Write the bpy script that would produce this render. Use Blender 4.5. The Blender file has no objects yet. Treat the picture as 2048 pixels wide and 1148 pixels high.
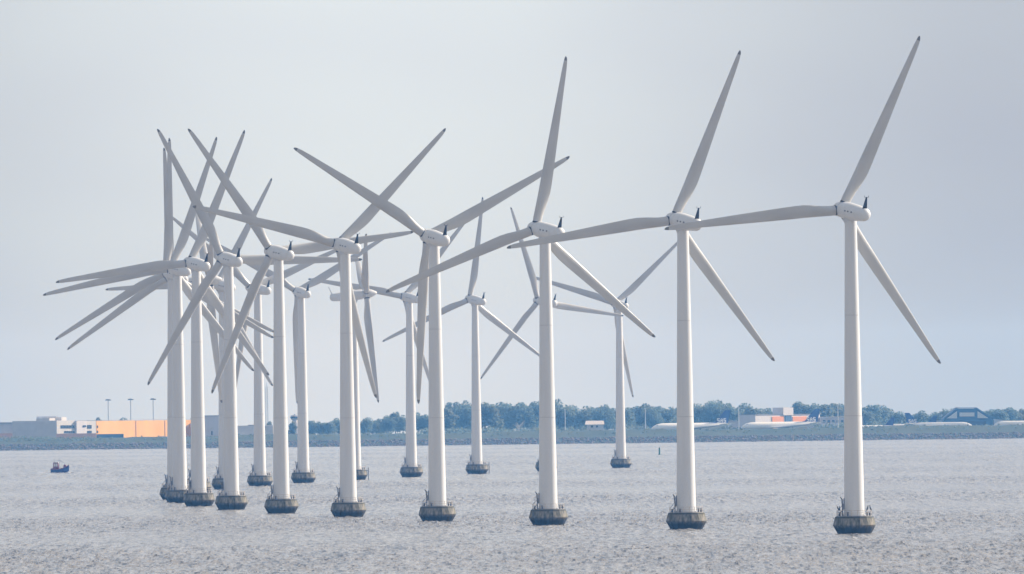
import bpy, bmesh, math, random
import numpy as np
from mathutils import Vector, Matrix

rng = random.Random(7)
nrg = np.random.default_rng(11)
R = math.radians
SC = bpy.context.scene
COL = SC.collection

# ------------------------------------------------------------------ camera
K = 6.83e-8                      # curvature of the sea (refraction included): drop = K * d^2
FPX, HC, YH, ROLL = 36500.0, 29.47, 770.4, 0.012
PITCH = math.atan((YH - 574) / FPX)
cF = Vector((0, math.cos(PITCH), math.sin(PITCH)))
cU0 = Vector((0, -math.sin(PITCH), math.cos(PITCH)))
cR0 = Vector((1, 0, 0))
cR = cR0 * math.cos(ROLL) - cU0 * math.sin(ROLL)
cU = cU0 * math.cos(ROLL) + cR0 * math.sin(ROLL)
CP = Vector((0, 0, HC))
cam = bpy.data.cameras.new('camera')
camo = bpy.data.objects.new('camera', cam)
COL.objects.link(camo)
M = Matrix((cR, cU, -cF)).transposed().to_4x4()
M.translation = CP
camo.matrix_world = M
cam.sensor_width = 36.0
cam.lens = FPX * 36.0 / 2048.0
cam.clip_start = 10.0
cam.clip_end = 80000.0
SC.camera = camo

# ------------------------------------------------------------------ sky, sun, exposure
SUN_AZ, SUN_EL = R(63), R(30)    # azimuth from the view direction towards the right
world = bpy.data.worlds.new('World')
SC.world = world
world.use_nodes = True
wn, wl = world.node_tree.nodes, world.node_tree.links
wn.clear()
w_out = wn.new('ShaderNodeOutputWorld')
w_bg = wn.new('ShaderNodeBackground')
w_sky = wn.new('ShaderNodeTexSky')
w_sky.sky_type = 'NISHITA'
w_sky.sun_disc = False
w_sky.sun_elevation = SUN_EL
w_sky.sun_rotation = SUN_AZ
w_sky.air_density = 1.0
w_sky.dust_density = 2.0
w_sky.ozone_density = 1.0
w_hsv = wn.new('ShaderNodeHueSaturation')
w_hsv.inputs['Saturation'].default_value = 0.25
def wmix(a, b, kind='MULTIPLY'):
    m = wn.new('ShaderNodeMix'); m.data_type = 'RGBA'; m.blend_type = kind
    m.inputs['Factor'].default_value = 1.0
    for sock, val in (('A', a), ('B', b)):
        if isinstance(val, tuple): m.inputs[sock].default_value = val
        else: wl.new(val, m.inputs[sock])
    return m.outputs['Result']
w_tc = wn.new('ShaderNodeTexCoord')
# soft cloud veil: uneven patches, and one broad brighter break in the overcast
w_map = wn.new('ShaderNodeMapping')
w_map.inputs['Scale'].default_value = (34, 34, 75)
w_map.inputs['Location'].default_value = (3.1, 0.4, 0.0)
w_noi = wn.new('ShaderNodeTexNoise')
w_noi.inputs['Scale'].default_value = 1.0
w_noi.inputs['Detail'].default_value = 2.0
w_ramp = wn.new('ShaderNodeValToRGB')
w_ramp.color_ramp.elements[0].position = 0.3
w_ramp.color_ramp.elements[0].color = (0.93, 0.935, 0.96, 1)
w_ramp.color_ramp.elements[1].position = 0.7
w_ramp.color_ramp.elements[1].color = (1.03, 1.045, 1.03, 1)
w_m2 = wn.new('ShaderNodeMapping')
w_m2.inputs['Location'].default_value = (0.0028, -1.0, -0.0035)
w_m2.inputs['Scale'].default_value = (1.0, 0.0, 0.45)
w_m2.inputs['Location'].default_value = (0.0085, 0.0, -0.0065)
w_len = wn.new('ShaderNodeVectorMath'); w_len.operation = 'LENGTH'
w_mr = wn.new('ShaderNodeMapRange'); w_mr.interpolation_type = 'SMOOTHSTEP'
w_mr.inputs['From Min'].default_value = 0.002
w_mr.inputs['From Max'].default_value = 0.038
w_r2 = wn.new('ShaderNodeValToRGB')
w_r2.color_ramp.elements[0].color = (1.09, 1.12, 1.11, 1)
w_r2.color_ramp.elements[1].color = (0.715, 0.735, 0.775, 1)
w_bg.inputs['Strength'].default_value = 0.14
wl.new(w_sky.outputs['Color'], w_hsv.inputs['Color'])
wl.new(w_tc.outputs['Generated'], w_map.inputs['Vector'])
wl.new(w_map.outputs['Vector'], w_noi.inputs['Vector'])
wl.new(w_noi.outputs['Fac'], w_ramp.inputs['Fac'])
wl.new(w_tc.outputs['Generated'], w_m2.inputs['Vector'])
wl.new(w_m2.outputs['Vector'], w_len.inputs[0])
wl.new(w_len.outputs['Value'], w_mr.inputs['Value'])
wl.new(w_mr.outputs['Result'], w_r2.inputs['Fac'])
w_veil = wn.new('ShaderNodeMix'); w_veil.data_type = 'RGBA'      # high overcast evening out the clear sky
w_veil.inputs['Factor'].default_value = 0.55
w_veil.inputs['B'].default_value = (4.9, 4.85, 4.8, 1)
wl.new(wmix(w_hsv.outputs['Color'], (0.96, 1.03, 1.12, 1)), w_veil.inputs['A'])
tint = w_veil.outputs['Result']
w_sep = wn.new('ShaderNodeSeparateXYZ')
wl.new(w_tc.outputs['Generated'], w_sep.inputs['Vector'])
w_el = wn.new('ShaderNodeMapRange')      # slate coloured murk low over the horizon, paler overcast above
w_el.inputs['From Min'].default_value = 0.02
w_el.inputs['From Max'].default_value = 0.16
wl.new(w_sep.outputs['Z'], w_el.inputs['Value'])
w_r3 = wn.new('ShaderNodeValToRGB')
w_r3.color_ramp.elements[0].color = (0.965, 0.99, 1.03, 1)
w_r3.color_ramp.elements[1].color = (0.88, 0.87, 0.87, 1)
wl.new(w_el.outputs['Result'], w_r3.inputs['Fac'])
tint = wmix(tint, w_r3.outputs['Color'])
wl.new(wmix(wmix(tint, w_ramp.outputs['Color']), w_r2.outputs['Color']), w_bg.inputs['Color'])
wl.new(w_bg.outputs['Background'], w_out.inputs['Surface'])

sun = bpy.data.lights.new('sun', 'SUN')
sun.energy = 5.0
sun.angle = R(0.6)
sun.color = (1.0, 0.92, 0.81)
suno = bpy.data.objects.new('sun', sun)
COL.objects.link(suno)
sd = Vector((math.sin(SUN_AZ) * math.cos(SUN_EL), math.cos(SUN_AZ) * math.cos(SUN_EL), math.sin(SUN_EL)))
suno.rotation_euler = sd.to_track_quat('Z', 'Y').to_euler()
suno.location = (0, 0, 500)

SC.view_settings.view_transform = 'Standard'
SC.view_settings.look = 'None'
SC.view_settings.gamma = 1.0
SC.view_settings.exposure = 0.36
SC.cycles.max_bounces = 8
SC.cycles.volume_bounces = 3
SC.cycles.use_denoising = True

# ------------------------------------------------------------------ helpers
def seaz(x, y):
    return -K * (x * x + y * y)

def ray(px, py):
    return cF + cR * ((px - 1024) / FPX) - cU * ((py - 574) / FPX)

def at(px, py, Y):
    """world point on the ray of photo pixel (px, py) at distance Y"""
    d = ray(px, py)
    return CP + d * (Y / d.y)

def on_sea(px, py):
    d = ray(px, py)
    a = K * (d.x * d.x + d.y * d.y)
    t = (-d.z - math.sqrt(d.z * d.z - 4 * a * HC)) / (2 * a)
    return CP + d * t

class MB:
    def __init__(self):
        self.v, self.f, self.m = [], [], []
        self.slot = 0
    def add(self, vs, fs):
        o = len(self.v)
        self.v += [tuple(p) for p in vs]
        self.f += [tuple(i + o for i in f) for f in fs]
        self.m += [self.slot] * len(fs)
    def box(self, x0, x1, y0, y1, z0, z1):
        self.add([(x0, y0, z0), (x1, y0, z0), (x1, y1, z0), (x0, y1, z0), (x0, y0, z1), (x1, y0, z1), (x1, y1, z1), (x0, y1, z1)],
                 [(0, 3, 2, 1), (4, 5, 6, 7), (0, 1, 5, 4), (1, 2, 6, 5), (2, 3, 7, 6), (3, 0, 4, 7)])
    def tube(self, p0, p1, r0, r1=None, n=8, cap=True):
        r1 = r0 if r1 is None else r1
        p0, p1 = Vector(p0), Vector(p1)
        d = (p1 - p0).normalized()
        a = d.orthogonal().normalized()
        b = d.cross(a)
        vs = []
        for p, r in ((p0, r0), (p1, r1)):
            for i in range(n):
                t = 2 * math.pi * i / n
                vs.append(p + a * (r * math.cos(t)) + b * (r * math.sin(t)))
        fs = [(i, (i + 1) % n, n + (i + 1) % n, n + i) for i in range(n)]
        if cap:
            fs += [tuple(range(n - 1, -1, -1)), tuple(range(n, 2 * n))]
        self.add(vs, fs)
    def path(self, pts, r, n=6):
        for a, b in zip(pts, pts[1:]):
            self.tube(a, b, r, n=n)
    def rings(self, rings, cap=True):
        """rings: list of equally long vertex loops"""
        n = len(rings[0])
        vs = [p for r in rings for p in r]
        fs = []
        for k in range(len(rings) - 1):
            for i in range(n):
                j = (i + 1) % n
                fs.append((k * n + i, k * n + j, (k + 1) * n + j, (k + 1) * n + i))
        if cap:
            fs += [tuple(range(n - 1, -1, -1)), tuple((len(rings) - 1) * n + i for i in range(n))]
        self.add(vs, fs)
    def lathe(self, prof, n=32, axis='z', off=0.0, cap=True):
        rings = []
        for h, r in prof:
            ring = []
            for i in range(n):
                t = 2 * math.pi * i / n + off
                c, s = r * math.cos(t), r * math.sin(t)
                ring.append((c, s, h) if axis == 'z' else ((s, h, c) if axis == 'y' else (h, c, s)))
            rings.append(ring)
        self.rings(rings, cap)
    def prism(self, pts, y0, y1):
        """outline in x,z pushed from y0 to y1"""
        n = len(pts)
        vs = [(x, y0, z) for x, z in pts] + [(x, y1, z) for x, z in pts]
        fs = [tuple(range(n)), tuple(range(2 * n - 1, n - 1, -1))]
        fs += [((i + 1) % n, i, n + i, n + (i + 1) % n) for i in range(n)]
        self.add(vs, fs)
    def build(self, name, mats, parent=None, smooth=False, sharp=None, loc=None):
        me = bpy.data.meshes.new(name)
        me.from_pydata(self.v, [], self.f)
        for m in (mats if isinstance(mats, (list, tuple)) else [mats]):
            me.materials.append(m)
        if self.slot or any(self.m):
            me.polygons.foreach_set('material_index', self.m)
        bm = bmesh.new(); bm.from_mesh(me)
        bmesh.ops.recalc_face_normals(bm, faces=bm.faces)
        bm.to_mesh(me); bm.free()
        if smooth:
            me.shade_smooth() if sharp is None else None
            me.polygons.foreach_set('use_smooth', [True] * len(me.polygons))
            if sharp is not None:
                me.set_sharp_from_angle(angle=R(sharp))
        me.update()
        o = bpy.data.objects.new(name, me)
        COL.objects.link(o)
        if parent is not None:
            o.parent = parent
        if loc is not None:
            o.location = loc
        return o

def tag(o, label=None, cat=None, group=None, kind=None):
    if label: o['label'] = label
    if cat: o['category'] = cat
    if group: o['group'] = group
    if kind: o['kind'] = kind
    return o

def empty(name, loc, rz=0.0):
    o = bpy.data.objects.new(name, None)
    COL.objects.link(o)
    o.location = loc
    o.rotation_euler = (0, 0, rz)
    o.empty_display_size = 5
    return o

def copy_tree(o, parent=None, skip=()):
    c = o.copy()
    COL.objects.link(c)
    if parent is not None:
        c.parent = parent
    for ch in list(o.children):
        if ch.name.split('.')[0] not in skip:
            copy_tree(ch, c, skip)
    return c

def mat(name, col, rough=0.6, col2=None, scale=1.0, stretch=(1, 1, 1), lo=0.35, hi=0.65, detail=6, bump=0.0, metal=0.0, spec=0.5):
    m = bpy.data.materials.new(name)
    m.use_nodes = True
    nt = m.node_tree
    b = nt.nodes['Principled BSDF']
    b.inputs['Base Color'].default_value = (*col, 1)
    b.inputs['Roughness'].default_value = rough
    b.inputs['Metallic'].default_value = metal
    b.inputs['Specular IOR Level'].default_value = spec
    if col2 is not None or bump:
        tc = nt.nodes.new('ShaderNodeTexCoord')
        mp = nt.nodes.new('ShaderNodeMapping')
        mp.inputs['Scale'].default_value = stretch
        no = nt.nodes.new('ShaderNodeTexNoise')
        no.inputs['Scale'].default_value = scale
        no.inputs['Detail'].default_value = detail
        nt.links.new(tc.outputs['Object'], mp.inputs['Vector'])
        nt.links.new(mp.outputs['Vector'], no.inputs['Vector'])
        if col2 is not None:
            rp = nt.nodes.new('ShaderNodeValToRGB')
            rp.color_ramp.elements[0].position = lo
            rp.color_ramp.elements[0].color = (*col, 1)
            rp.color_ramp.elements[1].position = hi
            rp.color_ramp.elements[1].color = (*col2, 1)
            nt.links.new(no.outputs['Fac'], rp.inputs['Fac'])
            nt.links.new(rp.outputs['Color'], b.inputs['Base Color'])
        if bump:
            bp = nt.nodes.new('ShaderNodeBump')
            bp.inputs['Strength'].default_value = bump
            bp.inputs['Distance'].default_value = 0.2
            nt.links.new(no.outputs['Fac'], bp.inputs['Height'])
            nt.links.new(bp.outputs['Normal'], b.inputs['Normal'])
    return m

# ------------------------------------------------------------------ materials
m_white = mat('turbine_paint', (0.68, 0.675, 0.665), 0.4, (0.74, 0.74, 0.735), 0.8, (1, 1, 0.05), 0.25, 0.6)
m_blade = mat('blade_gelcoat', (0.50, 0.49, 0.47), 0.33, (0.60, 0.59, 0.57), 0.45, (1, 1, 0.25))
m_dark = mat('dark_steel', (0.02, 0.022, 0.035), 0.5)
m_tip = mat('blade_tip_dark', (0.20, 0.195, 0.19), 0.5)
m_seam = mat('flange_grey', (0.62, 0.62, 0.62), 0.5)
m_rail = mat('weathered_rail', (0.42, 0.36, 0.30), 0.6, (0.6, 0.55, 0.5), 2.0)
m_vent = mat('vent_grey', (0.12, 0.12, 0.14), 0.6)

def concrete_mat():
    m = bpy.data.materials.new('ice_cone_concrete')
    m.use_nodes = True
    nt = m.node_tree
    N, L = nt.nodes, nt.links
    b = N['Principled BSDF']
    b.inputs['Roughness'].default_value = 0.85
    tc = N.new('ShaderNodeTexCoord')
    sp = N.new('ShaderNodeSeparateXYZ')
    L.new(tc.outputs['Object'], sp.inputs['Vector'])
    # vertical run marks
    mp = N.new('ShaderNodeMapping'); mp.inputs['Scale'].default_value = (1.6, 1.6, 0.18)
    L.new(tc.outputs['Object'], mp.inputs['Vector'])
    n1 = N.new('ShaderNodeTexNoise'); n1.inputs['Scale'].default_value = 1.0; n1.inputs['Detail'].default_value = 8
    L.new(mp.outputs['Vector'], n1.inputs['Vector'])
    r1 = N.new('ShaderNodeValToRGB')
    e = r1.color_ramp.elements
    e[0].position = 0.38; e[0].color = (0.045, 0.048, 0.028, 1)
    e[1].position = 0.66; e[1].color = (0.36, 0.315, 0.26, 1)
    k = r1.color_ramp.elements.new(0.5); k.color = (0.16, 0.15, 0.11, 1)
    L.new(n1.outputs['Fac'], r1.inputs['Fac'])
    # wet, weed-grown band near the water
    n2 = N.new('ShaderNodeTexNoise'); n2.inputs['Scale'].default_value = 0.9; n2.inputs['Detail'].default_value = 5
    L.new(tc.outputs['Object'], n2.inputs['Vector'])
    ma = N.new('ShaderNodeMath'); ma.operation = 'MULTIPLY_ADD'; ma.inputs[1].default_value = 1.1
    L.new(n2.outputs['Fac'], ma.inputs[0]); L.new(sp.outputs['Z'], ma.inputs[2])
    mr = N.new('ShaderNodeMapRange')
    mr.inputs['From Min'].default_value = 1.55; mr.inputs['From Max'].default_value = 2.6
    L.new(ma.outputs['Value'], mr.inputs['Value'])
    mx = N.new('ShaderNodeMix'); mx.data_type = 'RGBA'
    mx.inputs['A'].default_value = (0.010, 0.015, 0.022, 1)
    L.new(mr.outputs['Result'], mx.inputs['Factor'])
    L.new(r1.outputs['Color'], mx.inputs['B'])
    # drip line under the rim
    n3 = N.new('ShaderNodeMath'); n3.operation = 'MULTIPLY_ADD'; n3.inputs[1].default_value = 1.4
    L.new(n1.outputs['Fac'], n3.inputs[0]); L.new(sp.outputs['Z'], n3.inputs[2])
    m3 = N.new('ShaderNodeMapRange'); m3.inputs['From Min'].default_value = 3.75; m3.inputs['From Max'].default_value = 4.15
    L.new(n3.outputs['Value'], m3.inputs['Value'])
    mx2 = N.new('ShaderNodeMix'); mx2.data_type = 'RGBA'
    mx2.inputs['B'].default_value = (0.03, 0.033, 0.022, 1)
    L.new(m3.outputs['Result'], mx2.inputs['Factor']); L.new(mx.outputs['Result'], mx2.inputs['A'])
    L.new(mx2.outputs['Result'], b.inputs['Base Color'])
    bp = N.new('ShaderNodeBump'); bp.inputs['Strength'].default_value = 0.4; bp.inputs['Distance'].default_value = 0.1
    L.new(n1.outputs['Fac'], bp.inputs['Height']); L.new(bp.outputs['Normal'], b.inputs['Normal'])
    return m
m_conc = concrete_mat()
m_deck = mat('platform_deck', (0.33, 0.31, 0.29), 0.8)

# ------------------------------------------------------------------ sea
D0 = 12150.0                                  # distance of the far shore
def sea_mat():
    m = bpy.data.materials.new('sea_water')
    m.use_nodes = True
    nt = m.node_tree
    N, L = nt.nodes, nt.links
    b = N['Principled BSDF']
    b.inputs['Roughness'].default_value = 0.16
    b.inputs['IOR'].default_value = 1.333
    b.inputs['Specular IOR Level'].default_value = 0.42
    tc = N.new('ShaderNodeTexCoord')
    no = N.new('ShaderNodeTexNoise'); no.inputs['Scale'].default_value = 0.9; no.inputs['Detail'].default_value = 4
    L.new(tc.outputs['Object'], no.inputs['Vector'])
    # turbid water; light and shade of wave faces painted in, stretched along the view
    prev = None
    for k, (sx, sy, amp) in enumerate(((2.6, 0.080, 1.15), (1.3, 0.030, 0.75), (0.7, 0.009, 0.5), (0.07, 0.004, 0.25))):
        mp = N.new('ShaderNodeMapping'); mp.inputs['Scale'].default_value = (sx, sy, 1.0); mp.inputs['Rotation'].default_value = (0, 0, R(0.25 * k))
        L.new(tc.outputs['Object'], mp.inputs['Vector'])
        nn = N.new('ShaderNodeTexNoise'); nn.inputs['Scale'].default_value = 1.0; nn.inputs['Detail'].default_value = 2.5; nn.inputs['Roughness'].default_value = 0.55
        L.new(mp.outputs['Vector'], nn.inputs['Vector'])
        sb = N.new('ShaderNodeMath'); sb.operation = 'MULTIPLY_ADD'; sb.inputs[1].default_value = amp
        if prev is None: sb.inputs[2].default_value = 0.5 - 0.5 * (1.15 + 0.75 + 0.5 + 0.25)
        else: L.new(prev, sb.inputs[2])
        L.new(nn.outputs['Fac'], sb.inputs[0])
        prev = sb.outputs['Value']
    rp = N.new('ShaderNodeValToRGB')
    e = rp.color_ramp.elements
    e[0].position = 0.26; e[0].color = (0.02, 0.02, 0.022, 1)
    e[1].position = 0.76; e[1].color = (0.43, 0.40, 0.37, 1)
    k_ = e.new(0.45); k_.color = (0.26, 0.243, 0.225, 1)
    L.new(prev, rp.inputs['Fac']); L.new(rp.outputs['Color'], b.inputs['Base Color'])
    bp = N.new('ShaderNodeBump'); bp.inputs['Strength'].default_value = 0.5; bp.inputs['Distance'].default_value = 0.25
    L.new(no.outputs['Fac'], bp.inputs['Height']); L.new(bp.outputs['Normal'], b.inputs['Normal'])
    return m
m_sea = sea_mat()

def make_sea():
    # one polar sheet around the observer: fine where the wind waves can be told apart, coarse elsewhere
    fine = np.linspace(-0.040, 0.040, 860)
    side = 0.040 + np.cumsum(np.geomspace(0.0004, 0.35, 26))
    side = side[side < math.pi]
    ang = np.concatenate([-side[::-1], fine, side])
    rad = [200.0, 1200.0, 2200.0, 2600.0]
    r = 2750.0
    while r < 12300:
        rad.append(r)
        r += 2.0 + (r - 2750.0) * 0.0009
    rad += [13000., 15000., 18000., 22000., 27000.]
    rad = np.array(rad)
    A, Q = np.meshgrid(ang, rad)
    X, Y = Q * np.sin(A), Q * np.cos(A)
    Z = -K * Q * Q
    w = np.zeros_like(X)
    g = np.random.default_rng(5)
    for i in range(72):
        lam = 1.3 * (5.0 ** (g.random() ** 1.15))
        th = R(-105) + g.normal() * 0.85
        kx, ky = 2 * math.pi / lam * math.cos(th), 2 * math.pi / lam * math.sin(th)
        amp = 0.015 * lam ** 0.8
        ph = kx * X + ky * Y + g.random() * 6.28318
        s = np.sin(ph)
        w += amp * (s + 0.25 * np.sin(2 * ph + 1.57))
    big = 0.75 + 0.5 * (np.sin(X / 61 + Y / 210) * np.sin(X / 83 - Y / 330 + 1.3) + np.sin(Y / 151 + X / 170))*0.5
    mask = np.clip((0.0405 - np.abs(A)) / 0.002, 0, 1) * np.clip((Q - 2650) / 100, 0, 1) * np.clip((12290 - Q) / 100, 0, 1)
    Z = Z + w * big * mask * 0.8
    nr, na = X.shape
    co = np.stack([X, Y, Z], -1).reshape(-1, 3)
    i = np.arange(nr - 1)[:, None] * na + np.arange(na - 1)[None, :]
    q = np.stack([i, i + 1, i + na + 1, i + na], -1).reshape(-1, 4)
    q = q[:, ::-1]
    me = bpy.data.meshes.new('sea')
    me.vertices.add(len(co)); me.vertices.foreach_set('co', co.astype(np.float32).ravel())
    me.loops.add(q.size); me.loops.foreach_set('vertex_index', q.astype(np.int32).ravel())
    me.polygons.add(len(q))
    me.polygons.foreach_set('loop_start', np.arange(0, q.size, 4, dtype=np.int32))
    me.polygons.foreach_set('loop_total', np.full(len(q), 4, dtype=np.int32))
    me.polygons.foreach_set('use_smooth', np.ones(len(q), dtype=bool))
    me.update(calc_edges=True)
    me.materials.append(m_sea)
    o = bpy.data.objects.new('sea', me)
    COL.objects.link(o)
    return tag(o, 'choppy grey sea reaching from the foreground to the far shore', None, None, 'structure')
make_sea()

# ------------------------------------------------------------------ far shore
def ground_E(x, y):
    """height of the land above the sea at (x, y)"""
    t = y - D0
    berm = 8.4 + 0.5 * max(-1, min(1, x / 250)) + 0.35 * math.sin(x / 37) + 0.25 * math.sin(x / 13.7 + 1)
    P = [(-6, -0.5), (0, 0.2), (13, 3.9), (26, 5.0), (62, berm), (75, berm), (120, 5.2), (170, 4.5), (6000, 4.5)]
    for (a, ea), (b, eb) in zip(P, P[1:]):
        if t <= b:
            return ea + (eb - ea) * (t - a) / (b - a) if t > a else ea
    return 4.5
def gz(x, y):
    return seaz(x, y) + ground_E(x, y)

m_land = mat('shore_grass', (0.020, 0.045, 0.030), 0.9, (0.055, 0.072, 0.040), 0.05, (1, 0.35, 1), 0.3, 0.75)
m_apron = mat('airfield_apron', (0.20, 0.20, 0.20), 0.9, (0.27, 0.26, 0.25), 0.02)
m_rock = mat('armour_rock', (0.10, 0.085, 0.09), 0.9, (0.27, 0.235, 0.235), 0.5)

lv = MB()
xs = list(np.linspace(-2600, -520, 27)) + list(np.arange(-500, 501, 5.0)) + list(np.linspace(520, 2600, 27))
ys = [D0 + t for t in (-6, 0, 6, 13, 20, 26, 34, 42, 52, 62, 75, 90, 105, 120, 145, 170, 300, 600, 1200, 2200, 3600)]
vs = []
for y in ys:
    for x in xs:
        b = rng.uniform(-0.3, 0.3) if 26 < y - D0 < 120 else 0
        vs.append((x, y, gz(x, y) + b))
n = len(xs)
fs = [(j * n + i, j * n + i + 1, (j + 1) * n + i + 1, (j + 1) * n + i) for j in range(len(ys) - 1) for i in range(n - 1)]
lv.add(vs, fs)
tag(lv.build('terrain', m_land, smooth=True), 'low grassy shore bank with the airfield behind it', None, None, 'structure')

def ico(r, sub=1):
    bm = bmesh.new()
    bmesh.ops.create_icosphere(bm, subdivisions=sub, radius=r)
    v = [p.co.copy() for p in bm.verts]
    f = [tuple(a.index for a in q.verts) for q in bm.faces]
    bm.free()
    return v, f
rk = MB()
iv, ifc = ico(1.0, 1)
for i in range(7500):
    x = rng.uniform(-480, 480)
    t = rng.uniform(-3, 15)
    s = rng.uniform(0.35, 0.85)
    sx, sy, sz = s * rng.uniform(0.8, 1.6), s, s * rng.uniform(0.6, 1.0)
    a = rng.uniform(0, 6.28)
    c = Vector((x, D0 + t, gz(x, D0 + t) + 0.1 * s))
    vv = []
    for p in iv:
        q = Vector((p.x * sx, p.y * sy, p.z * sz)) * rng.uniform(0.75, 1.15)
        vv.append(c + Vector((q.x * math.cos(a) - q.y * math.sin(a), q.x * math.sin(a) + q.y * math.cos(a), q.z)))
    rk.add(vv, ifc)
tag(rk.build('rock_revetment', m_rock), 'lavender grey band of armour rocks along the far waterline', 'rocks', None, 'stuff')

# ------------------------------------------------------------------ wind turbine
HUB, OVER, TILT = 64.5, 4.6, R(5.5)
ROT = 38.0

def make_blade():
    sec = [  # r, chord, thickness, twist(deg), shape (0 round .. 1 aerofoil)
        (1.15, 2.0, 2.0, 11, 0), (2.6, 2.0, 2.0, 11, 0), (4.0, 2.10, 1.8, 10.5, .25), (5.4, 2.32, 1.5, 10, .6), (6.8, 2.52, 1.25, 9.5, .85), (8.4, 2.66, 1.05, 9, 1),
        (10.2, 2.66, .88, 8, 1), (13, 2.52, .70, 7, 1), (18, 2.22, .52, 5, 1), (24, 1.84, .38, 2.5, 1), (30, 1.42, .27, 1, 1),
        (34, 1.18, .20, .3, 1), (36.2, .96, .16, 0, 1), (37.1, .76, .12, 0, 1)]
    tipsec = [(37.1, .76, .12, 0, 1), (37.6, .58, .09, 0, 1), (37.9, .34, .06, 0, 1), (38.0, .14, .03, 0, 1)]
    def ring(r, c, t, tw, sh, n=28):
        out = []
        for i in range(n):
            a = 2 * math.pi * i / n
            # round section
            xr, yr = 0.5 * c * math.cos(a), 0.5 * t * math.sin(a)
            # aerofoil section: u from trailing edge (1) to leading edge (0)
            u = 0.5 * (1 + math.cos(a))
            th = 5 * (0.2969 * math.sqrt(u) - 0.126 * u - 0.3516 * u * u + 0.2843 * u ** 3 - 0.1036 * u ** 4)
            xa = (u - 0.32) * c
            ya = th * t * (1 if a < math.pi else -1) * (1.15 if a < math.pi else 0.85)
            x = xr * (1 - sh) + xa * sh
            y = yr * (1 - sh) + ya * sh
            b = -R(tw)
            bend = 0.0
            out.append((x * math.cos(b) - y * math.sin(b), x * math.sin(b) + y * math.cos(b) + bend, r))
        return out
    b = MB(); b.rings([ring(*s) for s in sec])
    blade = b.build('blade', m_blade, smooth=True, sharp=50)
    t = MB(); t.rings([ring(*s) for s in tipsec])
    t.build('blade_tip', m_tip, blade, smooth=True, sharp=50)
    c = MB(); c.lathe([(1.30, 1.02), (1.62, 1.02)], 28)
    c.build('root_collar', m_dark, blade, smooth=True, sharp=40)
    return blade

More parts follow.
